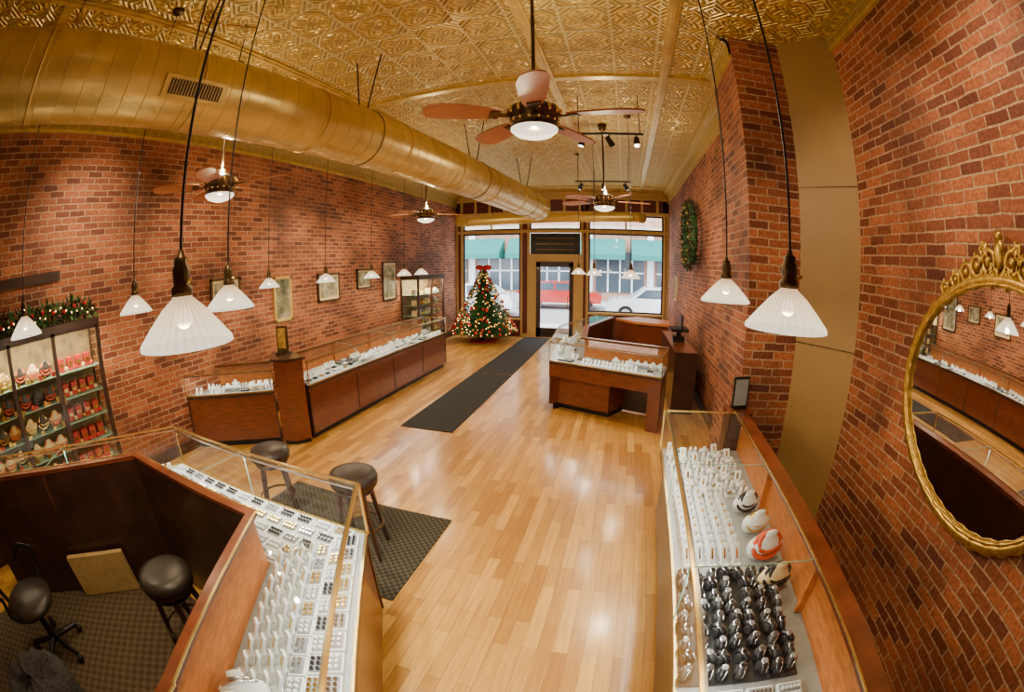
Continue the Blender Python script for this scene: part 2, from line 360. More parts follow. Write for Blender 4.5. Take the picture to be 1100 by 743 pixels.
# ------------------------------------------------------------------ jewellery helpers
def bust(b,x,y,z,rz,s=1.0,neck=None,mat=None,th=0.006):
    M=Matrix.Translation((x,y,z))@Matrix.Rotation(rz,4,'Z')@Matrix.Rotation(0.3,4,'X')@Matrix.Diagonal((s,s*0.45,s,1))
    b.lathe([(0.045,0),(0.07,0.03),(0.088,0.075),(0.085,0.105),(0.05,0.128),(0.03,0.145),(0.027,0.165),(0.001,0.168)],mat or white,14,M)
    if neck:
        for R2,zz in ((0.05,0.115),(0.068,0.095)):
            M2=Matrix.Translation((x,y,z))@Matrix.Rotation(rz,4,'Z')@Matrix.Rotation(0.3,4,'X')@Matrix.Translation((0,-0.012*s,zz*s))@Matrix.Rotation(0.95,4,'X')
            b.torus(R2*s,th*s,neck,M2,16,6,ry=R2*0.85*s)
def tray(b,x,y,z,rz,w,d,mat=None,n=(5,2),rm=None):
    M=Matrix.Translation((x,y,z))@Matrix.Rotation(rz,4,'Z')@Matrix.Rotation(0.12,4,'X')
    b.box((0,0,0.012),(w,d,0.022),mat or white,M=M)
    b.box((0,0,0.0245),(w*0.86,d*0.8,0.004),grey,M=M)
    for i in range(n[0]):
        for j in range(n[1]):
            px=(i+0.5)/n[0]-0.5; py=(j+0.5)/n[1]-0.5
            b.box((px*w*0.82,py*d*0.72,0.033),(w*0.4/n[0],d*0.22/n[1]+0.004,0.014),rm or (white if (i+j)%3 else goldj),M=M)
def slab(b,x,y,z,rz,w=0.05,h=0.13,j=None):
    M=Matrix.Translation((x,y,z))@Matrix.Rotation(rz,4,'Z')@Matrix.Rotation(-0.45,4,'X')
    b.box((0,0,h/2),(w,0.012,h),white,M=M)
    b.box((0,-0.008,h*0.55),(w*0.25,0.004,h*0.5),j or silver,M=M)
    b.box((0,0.0,0.004),(w,0.05,0.008),white,M=Matrix.Translation((x,y,z))@Matrix.Rotation(rz,4,'Z'))
def finger(b,x,y,z,s=1.0):
    b.lathe([(0.018*s,0),(0.016*s,0.03*s),(0.011*s,0.06*s),(0.001,0.068*s)],white,8,Matrix.Translation((x,y,z)))
    b.torus(0.014*s,0.003,goldj,Matrix.Translation((x,y,z+0.038*s)),8,4)
def watch(b,x,y,z,rz,mat,face):
    # watch / bracelet looped round a dark cushion, dial facing the shopper
    M=Matrix.Translation((x,y,z+0.036))@Matrix.Rotation(rz,4,'Z')@Matrix.Rotation(pi/2,4,'Y')
    b.torus(0.027,0.010,mat,M@Matrix.Diagonal((1,1.25,1.5,1)),14,6)
    b.torus(0.027,0.004,silver,M@Matrix.Translation((0,0,0.016))@Matrix.Diagonal((1.05,1.3,1,1)),14,4)
    b.cyl(Vector((x,y,z+0.036))-Vector((math.cos(rz),math.sin(rz),0))*0.024,Vector((x,y,z+0.036))+Vector((math.cos(rz),math.sin(rz),0))*0.024,0.022,blacktray,n=10)
    M=Matrix.Translation((x,y,z+0.068))@Matrix.Rotation(rz,4,'Z')@Matrix.Rotation(0.4,4,'X')
    b.lathe([(0.015,-0.006),(0.017,0.003),(0.014,0.006),(0.001,0.006)],silver,12,M); b.lathe([(0.012,0.0065),(0.001,0.0067)],face,12,M)

def lerp(a,c,t): return (a[0]+(c[0]-a[0])*t,a[1]+(c[1]-a[1])*t)
def beam(b,p,q,z,w,h,mat):
    dx,dy=q[0]-p[0],q[1]-p[1]; L=math.hypot(dx,dy)
    b.box(((p[0]+q[0])/2,(p[1]+q[1])/2,z),(L+w*0.5,w,h),mat,rz=math.atan2(dy,dx))
def showcase(name,outer,inner,ztop=1.05,zdeck=0.72,wood=None,ends=(True,True),fill=None,strip=0.09,edge=brass,inwood=None,le=7,openseg=(),seams=True,rec=0.03):
    wood=wood or cherry; inwood=inwood or cherryL
    root=empty(name,(outer[0][0],outer[0][1],0)); o=Vector(root.location)
    def fin(b,n): ob=b.build(n,root); ob.location=-o; return ob
    B=MB(); G=MB(); J=MB()
    ns=len(outer)-1
    for i in range(ns):
        a,c,d,e=outer[i],outer[i+1],inner[i+1],inner[i]
        q=[a,c,d,e]
        L=math.hypot(c[0]-a[0],c[1]-a[1]); n=max(1,int(L/0.9))
        if i in openseg:
            B.prism([lerp(a,e,0.35),lerp(lerp(a,c,0.5),lerp(e,d,0.5),0.35),lerp(e,d,0.5),e],0,0.09,black)
            B.prism([lerp(a,e,0.25),lerp(lerp(a,c,0.52),lerp(e,d,0.52),0.25),lerp(e,d,0.52),e],0.09,zdeck-0.2,wood)
            B.prism(q,zdeck-0.22,zdeck-0.04,wood)
            B.prism([lerp(a,c,0.90),c,lerp(c,d,0.2),lerp(lerp(a,c,0.90),lerp(e,d,0.90),0.2)],0,zdeck-0.2,wood)
            B.prism([lerp(lerp(a,c,0.9),lerp(e,d,0.9),0.8),lerp(c,d,0.8),d,lerp(e,d,0.9)],0,zdeck-0.2,wood)
        else:
            B.prism([lerp(a,e,0.1+rec),lerp(c,d,0.1+rec),lerp(c,d,0.97),lerp(a,e,0.97)],0,0.09,black)
            B.prism([lerp(a,e,rec),lerp(c,d,rec),d,e],0.09,zdeck-0.04,wood)
            if seams:
                for k in range(n+1):
                    p=lerp(lerp(a,c,k/n),lerp(e,d,k/n),rec)
                    B.box((p[0],p[1],0.38),(0.016,0.016,0.56),darkwood,rz=math.atan2(c[1]-a[1],c[0]-a[0]))
        B.prism(q,zdeck-0.04,zdeck,darkwood,deckM)
        t1=1-0.035
        B.prism([lerp(a,e,t1),lerp(c,d,t1),d,e],zdeck,ztop-0.01,inwood)
        B.prism([lerp(a,e,1.0),lerp(c,d,1.0),lerp(c,d,1.012),lerp(a,e,1.012)],0.02,ztop-0.02,darkwood)
        wdt=math.hypot(a[0]-e[0],a[1]-e[1]); st=1-strip/wdt
        B.prism([lerp(a,e,st),lerp(c,d,st),lerp(c,d,1.02),lerp(a,e,1.02)],ztop-0.012,ztop+0.012,cherry)
        for k in range(1,n+1):
            if k<n:
                p=lerp(e,d,k/n); p2=lerp(p,lerp(a,c,k/n),0.09)
                beam(B,p,p2,(zdeck+ztop)/2,0.02,ztop-zdeck-0.02,inwood)
        ae=lerp(a,e,0.012); ce=lerp(c,d,0.012)
        beam(B,ae,ce,ztop+0.004,0.014,0.012,edge); beam(B,ae,ce,zdeck+0.006,0.014,0.014,edge)
        beam(B,lerp(a,e,st),lerp(c,d,st),ztop+0.014,0.01,0.006,edge)
        G.quad((a[0],a[1],zdeck),(c[0],c[1],zdeck),(c[0],c[1],ztop),(a[0],a[1],ztop),glass)
        G.quad((a[0],a[1],ztop),(c[0],c[1],ztop),(*lerp(c,d,st),ztop),(*lerp(a,e,st),ztop),glass)
        for k in range(1,n):
            p=lerp(a,c,k/n); r=lerp(e,d,k/n)
            beam(B,p,lerp(p,r,st),ztop+0.002,0.004,0.004,glassedge)
            B.box((p[0],p[1],(zdeck+ztop)/2),(0.006,0.006,ztop-zdeck),glassedge)
        beam(B,lerp(a,e,0.04),lerp(c,d,0.04),ztop-0.02,0.016,0.012,silver)
        mid=lerp(lerp(a,c,0.5),lerp(e,d,0.5),0.05)
        ang=math.atan2(c[1]-a[1],c[0]-a[0])
        ld=bpy.data.lights.new('case_light','AREA'); ld.shape='RECTANGLE'; ld.size=L*0.92; ld.size_y=0.02; ld.energy=le*L; ld.color=(1,0.97,0.88)
        lo=bpy.data.objects.new('case_light',ld); lo.location=(mid[0]-o.x,mid[1]-o.y,ztop-0.03); lo.rotation_euler=(0,0,ang); link(lo,root)
        if fill: fill(J,i,a,c,d,e,zdeck,math.atan2(c[1]-a[1],c[0]-a[0]))
    for flag,a,e in ((ends[0],outer[0],inner[0]),(ends[1],outer[-1],inner[-1])):
        if flag:
            G.quad((a[0],a[1],zdeck),(e[0],e[1],zdeck),(e[0],e[1],ztop),(a[0],a[1],ztop),glass)
            beam(B,a,e,ztop+0.004,0.014,0.012,edge)
    for p in outer: B.box((p[0],p[1],(zdeck+ztop)/2),(0.012,0.012,ztop-zdeck),edge)
    fin(B,'cabinet'); fin(G,'glass_panes')
    if J.v: fin(J,'jewelry_display')
    return root
def grid_fill(density=0.17,kinds=('tray','slab','bust','finger','dark'),rows=(0.25,0.5,0.75),jm=None):
    def f(J,i,a,c,d,e,z,ang):
        L=math.hypot(c[0]-a[0],c[1]-a[1]); n=int(L/density)
        for r in rows:
            kind=random.choice(kinds)
            for k in range(n):
                if random.random()<0.3: kind=random.choice(kinds)
                if random.random()<0.12: continue
                t=(k+0.5)/n
                p=lerp(lerp(a,c,t),lerp(e,d,t),r)
                ra=ang
                if kind=='tray': tray(J,p[0],p[1],z,ra,0.11,0.09,rm=random.choice((darkj,goldj,silver)))
                elif kind=='slab':
                    for q in (-0.035,0.03): slab(J,p[0]+q*math.cos(ang),p[1]+q*math.sin(ang),z,ra,0.035,0.08,random.choice((silver,goldj)))
                elif kind=='bust': bust(J,p[0],p[1],z,ra,0.75,random.choice((goldj,silver,darkj)))
                elif kind=='dark':
                    tray(J,p[0],p[1],z,ra,0.11,0.09,mat=blacktray,rm=random.choice((goldj,silver,white)))
                else:
                    for q in (-0.045,0,0.045): finger(J,p[0]+q*math.cos(ang),p[1]+q*math.sin(ang),z)
    return f

O=[(-4.45,-0.48),(-3.20,1.57),(-1.26,1.61),(-0.62,0.36),(-0.25,-0.75)]
I=[(-3.95,-0.60),(-2.94,1.01),(-1.59,1.06),(-1.10,0.08),(-0.80,-0.85)]
def fillNL(J,i,a,c,d,e,z,ang):
    def P(t,r): return lerp(lerp(a,c,t),lerp(e,d,t),r)
    if i==1:
        n=13
        for r in (0.14,0.32,0.50,0.68,0.86):
            for k in range(n):
                p=P((k+0.5)/n,r); tray(J,p[0],p[1],z,ang,0.118,0.08,n=(4,2),rm=random.choice((darkj,white,silver,goldj)))
    elif i==2:
        n=11
        for k in range(n):
            t=(k+0.5)/n
            for r in (0.14,0.28,0.42):
                p=P(t,r); tray(J,p[0],p[1],z,ang,0.105,0.075,n=(3,2),rm=random.choice((darkj,white,silver,goldj)))
            if k<9:
                for r in (0.56,0.66,0.76,0.86):
                    p=P(t,r); slab(J,p[0],p[1],z,ang+0.5,0.045,0.11,random.choice((silver,goldj)))
            else:
                p=P(t,0.7); bust(J,p[0],p[1],z,ang-1.2,1.2,silver)
    elif i==3:
        for k in range(6):
            p=P((k+0.5)/6,0.76); bust(J,p[0],p[1],z,ang-0.6,1.1,random.choice((silver,goldj)))
            for q in (0.14,0.32):
                p=P((k+0.5)/6,q); tray(J,p[0],p[1],z,ang,0.14,0.08)
            for q in (0.46,0.53):
                for w in (0.2,0.5,0.8):
                    p=P((k+w)/6,q); finger(J,p[0],p[1],z,1.1)
    else: grid_fill(0.16)(J,i,a,c,d,e,z,ang)
showcase('corner_display_counter',O,I,fill=fillNL,wood=cherry,strip=0.05,le=7)

def fillR(J,i,a,c,d,e,z,ang):
    for k in range(8):
        for x in (0.47,0.565,0.66,0.755,0.85,0.94):
            yy=3.15-k*0.095+random.uniform(-.008,.008)
            kk=(k*3+int(x*10))%4
            if kk==0: slab(J,x,yy,z,0.3*math.sin(k*7+x*9),0.05,0.09,goldj)
            elif kk==1: tray(J,x,yy,z,0.1,0.08,0.065,n=(2,2))
            elif kk==2: finger(J,x-0.015,yy,z); finger(J,x+0.025,yy,z)
            else: bust(J,x,yy,z,0.2,0.5,goldj)
    for k in range(9):
        for x in (0.46,0.53,0.60,0.67,0.74):
            slab(J,x,2.36-k*0.078,z,0.45,0.042,0.12,random.choice((silver,goldj)))
    bust(J,0.89,2.28,z,0.2,1.1,darkj,th=0.009); bust(J,0.90,2.05,z,0.2,1.1,goldj); bust(J,0.885,1.80,z,0.2,1.3,redj,th=0.012); bust(J,0.885,1.55,z,0.2,1.15,darkj,cream,th=0.010)
    J.box((0.64,1.28,z+0.006),(0.52,0.70,0.012),blacktray)
    for k in range(9):
        for q in range(7):
            watch(J,0.415+q*0.075+random.uniform(-.014,.014),1.60-k*0.078+random.uniform(-.012,.012),z+0.012,random.uniform(-0.7,0.7),random.choice((darkj,darkj,blacktray)),random.choice((darkj,blacktray,grey)))
    for k in range(9):
        for x in (0.45,0.58,0.71,0.84):
            if (k+int(x*10))%3: tray(J,x,0.84-k*0.12,z,0,0.11,0.09,rm=random.choice((darkj,white,silver,goldj)))
            else: bust(J,x,0.84-k*0.12,z,0,0.7,goldj)
showcase('long_display_case',[(0.34,-0.6),(0.40,3.24)],[(0.98,-0.6),(1.10,3.24)],fill=fillR,wood=darkwood,strip=0.09,inwood=cherryL,le=6,seams=False,rec=0.07)

showcase('return_display_case',[(-5.05,2.78),(-4.02,3.58)],[(-5.05,3.45),(-4.42,3.95)],ztop=1.0,zdeck=0.72,fill=grid_fill(0.13,rows=(0.25,0.6)),ends=(False,False),le=3.5)
b=MB(); b.prism([(-3.97,3.58),(-3.78,3.64),(-3.68,3.84),(-4.20,4.10),(-4.36,3.97)],0.06,1.10,cherry)
b.prism([(-3.96,3.60),(-3.81,3.67),(-3.70,3.84),(-4.18,4.08),(-4.33,3.95)],0,0.06,black)
b.prism([(-4.00,3.55),(-3.76,3.62),(-3.64,3.86),(-4.18,4.12),(-4.40,3.97)],1.10,1.13,darkwood); b.build('counter_corner_block')
showcase('wall_display_case',[(-3.66,3.90),(-3.62,8.25)],[(-4.26,4.16),(-4.22,8.25)],ztop=1.06,zdeck=0.74,fill=grid_fill(0.14,rows=(0.2,0.45,0.72)),ends=(False,True),le=3.5)
b=MB(); b.box((-4.05,3.87,1.33),(0.16,0.015,0.34),bronze,rz=0.5); b.box((-4.05,3.86,1.34),(0.11,0.017,0.26),goldorn,rz=0.5); b.box((-4.05,3.87,1.145),(0.2,0.1,0.03),bronze,rz=0.5); b.build('countertop_easel')
b=MB(); b.box((1.06,3.34,0.52),(0.22,0.16,1.04),darkwood); b.box((1.06,3.34,1.05),(0.24,0.18,0.02),cherry); b.build('corner_pedestal')
b=MB(); b.box((1.06,3.34,1.20),(0.15,0.015,0.26),black,rz=0.2); b.box((1.06,3.33,1.20),(0.12,0.017,0.22),grey,rz=0.2); b.box((1.06,3.35,1.068),(0.12,0.08,0.014),black,rz=0.2); b.build('tabletop_sign')

showcase('island_display_case',[(-0.55,9.7),(-1.12,7.7),(-1.02,6.05),(0.58,5.36)],[(-0.15,9.4),(-0.58,7.7),(-0.52,6.5),(0.72,5.98)],ztop=1.05,zdeck=0.76,fill=grid_fill(0.13,rows=(0.25,0.6)),le=3.5,openseg=(2,))
b=MB(); b.prism([(-0.08,9.45),(0.35,9.0),(1.0,8.8),(1.05,9.4),(0.4,9.85)],0.0,0.98,cherry); b.prism([(-0.10,9.45),(0.35,8.93),(1.05,8.72),(1.1,9.45),(0.4,9.92)],0.98,1.03,cherryL)
b.prism([(0.85,6.2),(1.2,6.2),(1.2,8.4),(0.85,8.4)],0,0.95,darkwood,cherry); b.build('service_counter')
b=MB(); b.box((1.02,7.2,1.16),(0.3,0.4,0.05),black); b.box((1.05,7.2,1.28),(0.03,0.38,0.26),black); b.box((1.02,7.2,1.0),(0.2,0.2,0.1),black);b.box((1.02,7.2,1.08),(0.08,0.08,0.14),black); b.build('cash_register')

b=MB(); b.bb((-2.85,4.8,0.001),(-2.07,7.9,0.012),rugM); b.bb((-2.85,7.96,0.001),(-2.07,12.35,0.012),rugM)
b.build('runner_mat')
b=MB(); b.bb((-3.1,1.76,0.001),(-1.3,2.88,0.012),rug2); b.build('floor_mat')
b=MB(); b.bb((-3.9,-3.0,0.001),(-1.45,0.9,0.010),carpet); b.build('carpet')
b=MB(); b.box((-3.26,0.36,0.20),(0.05,0.6,0.36),simple('tan_board',(0.5,0.34,0.13),0.7),rz=-0.58); b.build('leaning_board')

def stool(x,y,h=0.74,rz=0.3):
    b=MB()
    b.lathe([(0.001,h+0.03),(0.12,h+0.03),(0.175,h+0.01),(0.19,h-0.025),(0.18,h-0.06),(0.14,h-0.07),(0.001,h-0.07)],leather,28)
    b.lathe([(0.182,h-0.045),(0.186,h-0.06),(0.182,h-0.075)],bronze,28)
    for k in range(4):
        a=k*pi/2+pi/4
        b.cyl((0.12*math.cos(a),0.12*math.sin(a),h-0.07),(0.21*math.cos(a),0.21*math.sin(a),0.0),0.022,darkwood,0.016,n=8)
    b.torus(0.175,0.011,bronze,Matrix.Translation((0,0,0.26)),24,6)
    b.torus(0.14,0.014,darkwood,Matrix.Translation((0,0,h-0.12)),24,6)
    o=b.build('stool'); o.location=(x,y,0.012); o.rotation_euler=(0,0,rz)
stool(-1.78,2.22,0.70); stool(-2.72,2.24,0.70,rz=0.8); stool(-2.13,0.62,0.66)

b=MB()
b.lathe([(0.001,0.50),(0.2,0.50),(0.25,0.47),(0.24,0.43),(0.001,0.42)],leather,20)
b.cyl((0,0,0.12),(0,0,0.43),0.03,black)
for k in range(5):
    a=k*2*pi/5; b.cyl((0,0,0.12),(0.28*math.cos(a),0.28*math.sin(a),0.08),0.022,black); b.ball((0.28*math.cos(a),0.28*math.sin(a),0.035),0.033,black)
b.cyl((0.1,-0.2,0.47),(0.15,-0.27,0.75),0.02,black)
Mb=Matrix.Translation((0.14,-0.27,0.82))@Matrix.Rotation(pi/2-0.1,4,'X')
b.lathe([(0.001,0.04),(0.2,0.035),(0.25,0.0),(0.2,-0.035),(0.001,-0.04)],leather,24,Mb)
for s in (-1,1):
    pts=[(s*0.24,0.0,0.45),(s*0.32,0.02,0.55),(s*0.32,0.05,0.68),(s*0.3,-0.12,0.70),(s*0.25,-0.22,0.6)]
    b.tube(pts,0.018,black)
o=b.build('office_chair'); o.location=(-3.02,-0.45,0.010); o.rotation_euler=(0,0,-0.8)
jk=simple('knit_jacket',(0.035,0.032,0.035),0.95,var=0.8,scale=70)
b=MB(); b.lathe([(0.20,0.0),(0.22,0.05),(0.22,0.42),(0.18,0.46),(0.001,0.47)],leather,24)
vs=[];fs=[];n=40;rg=9
for j in range(rg+1):
    for i in range(n):
        a=2*pi*i/n; t=j/rg
        R=0.30*min(1,t*1.5)+0.04*max(0,t-0.5)*math.sin(a*7)+0.02*math.sin(a*3+t*5)
        z=0.50+0.04*math.sin(a*2+t*6)*(1-t)+(0.02 if t<0.6 else -(t-0.6)*0.8)+0.015*math.sin(a*11+t*9)
        vs.append((R*math.cos(a),R*math.sin(a),z))
for j in range(rg):
    for i in range(n): fs.append((j*n+i,j*n+(i+1)%n,(j+1)*n+(i+1)%n,(j+1)*n+i))
b.add(vs,fs,jk,None,True)
o=b.build('ottoman_with_jacket'); o.location=(-2.22,-0.72,0.010)

# ------------------------------------------------------------------ pendants
def pendant(x,y,z=2.0,s=1.0,e=24):
    root=empty('pendant_lamp',(x,y,z))
    b=MB(); R=0.136
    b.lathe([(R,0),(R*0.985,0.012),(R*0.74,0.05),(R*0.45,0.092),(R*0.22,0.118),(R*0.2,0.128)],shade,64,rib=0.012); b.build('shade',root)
    b=MB()
    b.lathe([(0.001,0.125),(0.03,0.122),(0.033,0.14),(0.024,0.15),(0.026,0.165),(0.026,0.19),(0.020,0.2),(0.021,0.215),(0.012,0.22),(0.007,0.235),(0.001,0.24)],bronze,16)
    b.cyl((0,0,0.14),(0.045,0,0.16),0.006,brass,n=6)
    b.cyl((0,0,0.23),(0,0,CZ-z-0.02),0.0045,black,n=6)
    b.lathe([(0.001,CZ-z-0.03),(0.05,CZ-z-0.025),(0.06,CZ-z),(0.001,CZ-z)],bronze,16)
    b.build('cord_and_socket',root)
    b=MB(); b.ball((0,0,0.065),0.025,bulbM,10); b.build('bulb',root)
    light('POINT','bulb_light',(0,0,0.015),e,WARM,root,0.02)
for p in [(-0.99,0.57),(-1.84,1.37),(-2.99,1.27),(-3.08,0.31),(0.52,1.22),(0.57,2.24),(-4.06,3.7),(-3.85,4.62),(-3.85,5.8),(-3.85,6.9),(-3.85,7.6),(-0.83,8.2),(-0.48,7.4),(0.13,6.0)]:
    pendant(*p)

# ------------------------------------------------------------------ ceiling fans
bladeM=simple('fan_blade_wood',(0.46,0.17,0.065),0.45,var=0.15,scale=3,stretch=(1,10,1))
def fan(x,y,z,rot,R=0.72):
    root=empty('ceiling_fan',(x,y,z))
    b=MB()
    b.cyl((0,0,0.12),(0,0,CZ-z-0.08),0.014,bronze); b.lathe([(0.001,CZ-z-0.12),(0.05,CZ-z-0.1),(0.075,CZ-z),(0.001,CZ-z)],bronze,20)
    b.lathe([(0.001,0.17),(0.04,0.16),(0.05,0.12),(0.10,0.10),(0.165,0.06),(0.18,0.02),(0.155,-0.01),(0.165,-0.03),(0.15,-0.05),(0.12,-0.06),(0.155,-0.075),(0.16,-0.09),(0.001,-0.09)],bronze,32)
    for k in range(16):
        a=2*pi*k/16; b.ball((0.175*math.cos(a),0.175*math.sin(a),0.03),0.022,brass,6,(0.6,0.6,1.3))
        b.ball((0.155*math.cos(a),0.155*math.sin(a),-0.04),0.014,brass,6)
    b.build('motor_housing',root)
    b=MB(); b.lathe([(0.155,-0.088),(0.152,-0.105),(0.12,-0.135),(0.06,-0.155),(0.001,-0.16)],bowlM,32); b.build('light_bowl',root)
    light('POINT','fan_light',(0,0,-0.115),85,WARM,root,0.02)
    light('POINT','ceiling_fill_light',(0.03,0,0.20),38,(1,0.84,0.55),root,0.015)  # added fill light above the motor to brighten the ceiling, no fitting
    b=MB()
    for k in range(5):
        M=Matrix.Rotation(rot+2*pi*k/5,4,'Z')@Matrix.Rotation(0.2,4,'X')
        out=[(0.22,-0.05),(0.30,-0.072),(0.45,-0.088),(0.60,-0.092),(0.68,-0.07),(0.705,-0.03),(0.71,0),(0.705,0.03),(0.68,0.07),(0.60,0.092),(0.45,0.088),(0.30,0.072),(0.22,0.05)]
        out=[(px*R/0.7,py) for px,py in out]; n=len(out)
        b.add([(p[0],p[1],0.006) for p in out]+[(p[0],p[1],-0.006) for p in out],[tuple(range(n)),tuple(range(n,2*n))]+[(i,(i+1)%n,n+(i+1)%n,n+i) for i in range(n)],bladeM,M)
        b.box((0.2,0,-0.01),(0.16,0.035,0.012),bronze,M=M)
        b.box((0.27,0,-0.012),(0.06,0.09,0.01),bronze,M=M)
    b.build('blades',root)
fan(-0.55,2.67,3.16,-0.12); fan(-3.47,2.45,3.06,0.4); fan(-3.45,7.0,3.12,0.7); fan(-0.26,6.4,3.15,0.2)

# ------------------------------------------------------------------ ducts
b=MB()
A=Vector((-2.95,-2.6,3.5)); Bv=Vector((-1.85,9.3,3.45)); r=0.29
b.cyl(A,Bv,r,ductM,n=40)
dv=(Bv-A).normalized(); Q=dv.to_track_quat('Z','Y').to_matrix().to_4x4()
L=(Bv-A).length; k=0.25
while k<L:
    b.torus(r,0.012,ductM,Matrix.Translation(A+dv*k)@Q,40,6); k+=1.25
k=0.4
while k<L:
    b.torus(r,0.004,ductM,Matrix.Translation(A+dv*k)@Q,40,4); k+=0.16
C=A+dv*3.95; side=dv.cross(Vector((0,0,1))).normalized(); nrm=(side*0.92+Vector((0,0,-0.4))).normalized()
up=nrm.cross(dv).normalized()
Mg=Matrix(((dv.x,up.x,nrm.x,0),(dv.y,up.y,nrm.y,0),(dv.z,up.z,nrm.z,0),(0,0,0,1))); Mg=Matrix.Translation(C+nrm*r)@Mg
b.box((0,0,0),(0.5,0.15,0.03),goldtrim,M=Mg)
for q in range(18): b.box((-0.2+q*0.0235,0,0.017),(0.012,0.10,0.006),black,M=Mg)
for k in (1.5,4.0,6.0,8.6,11.0):
    c=A+dv*k
    for s in (-1,1): b.cyl(c+side*s*0.05+Vector((0,0,r)),c+side*s*0.16+Vector((0,0,CZ-c.z)),0.008,black,n=6)
    b.torus(r+0.003,0.006,bronze,Matrix.Translation(c)@Q,40,4)
b.cyl((-1.84,9.32,3.44),(-1.82,9.50,3.3),0.28,ductM,0.12,n=24)
b.build('main_air_duct')
b=MB(); b.cyl((-3.6,9.62,3.22),(0.25,9.62,3.30),0.115,ductM,n=24)
b.tube([(-3.6,9.62,3.22),(-3.78,9.66,3.23),(-3.9,9.76,3.24)],0.115,ductM,n=20)
b.tube([(0.25,9.62,3.30),(0.40,9.64,3.30),(0.48,9.74,3.29)],0.115,ductM,n=20)
for x in (-3.0,-0.6): b.cyl((x,9.62,3.3),(x,9.62,CZ),0.006,black)
b.build('cross_air_duct')

# ------------------------------------------------------------------ track lights
def track(p0,p1,heads,aims,e=55):
    root=empty('track_light',p0); o=Vector(p0)
    b=MB(); P0=Vector(p0)-o; P1=Vector(p1)-o
    b.cyl(P0,P1,0.016,black,n=6)
    for t in (0.05,0.95): q=P0.lerp(P1,t); b.cyl(q,(q.x,q.y,CZ-o.z),0.006,black,n=6)
    for t,aim in zip(heads,aims):
        q=P0.lerp(P1,t); h=q+Vector((0,0,-0.10)); b.cyl(q,h,0.008,black,n=6)
        dr=(Vector(aim)-o-h).normalized()
        b.cyl(h-dr*0.06,h+dr*0.07,0.032,black,0.042,n=14)
        b.cyl(h+dr*0.071,h+dr*0.073,0.034,spotface,n=14)
        light('SPOT','spot',h+dr*0.09,e,(1,0.82,0.56),root,0.03,rot=dr.to_track_quat('-Z','Y').to_euler(),spot_size=1.4,spot_blend=0.9)
    b.build('track_and_heads',root)
track((-0.55,5.2,3.85),(0.3,5.2,3.85),(0.1,0.5,0.9),((-1.5,5,0),(1.3,7.5,1.8),(0.2,3.4,0)),170)
track((-0.9,8.3,3.85),(0.2,8.3,3.85),(0.1,0.5,0.9),((-2.5,9,0),(-0.5,8,0),(1.3,9,1.8)),130)
track((-3.6,0.9,4.05),(-3.0,2.2,4.05),(0.2,0.8),((-5,1.5,2.6),(-5,4.2,1.9)),170)
track((-3.6,5.0,4.0),(-3.6,6.4,4.0),(0.2,0.8),((-5,5.2,1.7),(-5,7.2,1.7)),170)
track((0.9,0.6,4.1),(0.9,1.7,4.1),(0.2,0.8),((2,1.2,3.0),(2.0,2.6,2.6)),85)
track((-1.6,0.4,4.1),(-0.9,0.4,4.1),(0.2,0.8),((-2.3,1.5,0.3),(-0.9,3.2,0)),180)

# ------------------------------------------------------------------ wall art
def art(y0,y1,z0,z1,fr,x=XL,sg=1):
    b=MB()
    b.bb((x,y0,z0),(x+sg*0.02,y1,z1),fr)
    for (a0,a1,c0,c1) in ((y0,y0+0.035,z0,z1),(y1-0.035,y1,z0,z1),(y0,y1,z0,z0+0.035),(y0,y1,z1-0.035,z1)): b.bb((x,a0,c0),(x+sg*0.04,a1,c1),fr)
    b.bb((x+sg*0.02,y0+0.035,z0+0.035),(x+sg*0.024,y1-0.035,z1-0.035),cream)
    t=NT('painting'); tc=t.n('ShaderNodeTexCoord'); no=t.n('ShaderNodeTexNoise'); no.inputs['Scale'].default_value=4+random.random()*3; no.inputs['Detail'].default_value=6; t.l(tc.outputs['Object'],no.inputs['Vector'])
    t.l(t.ramp(no.outputs[0],[(0.35,(0.05,0.07,0.03)),(0.5,(0.22,0.2,0.11)),(0.65,(0.45,0.42,0.3))]),t.b.inputs['Base Color'])
    w=(y1-y0)*0.12; b.bb((x+sg*0.024,y0+w,z0+w),(x+sg*0.027,y1-w,z1-w),t.mat)
    b.build('framed_picture')
art(3.43,4.0,1.80,2.18,bronze); art(4.72,5.14,1.40,2.12,goldtrim); art(5.85,6.50,1.60,2.12,bronze); art(7.1,7.6,1.75,2.16,bronze); art(8.1,8.7,1.42,2.3,darkwood)
art(10.4,10.8,1.4,2.0,cream,XR,-1)

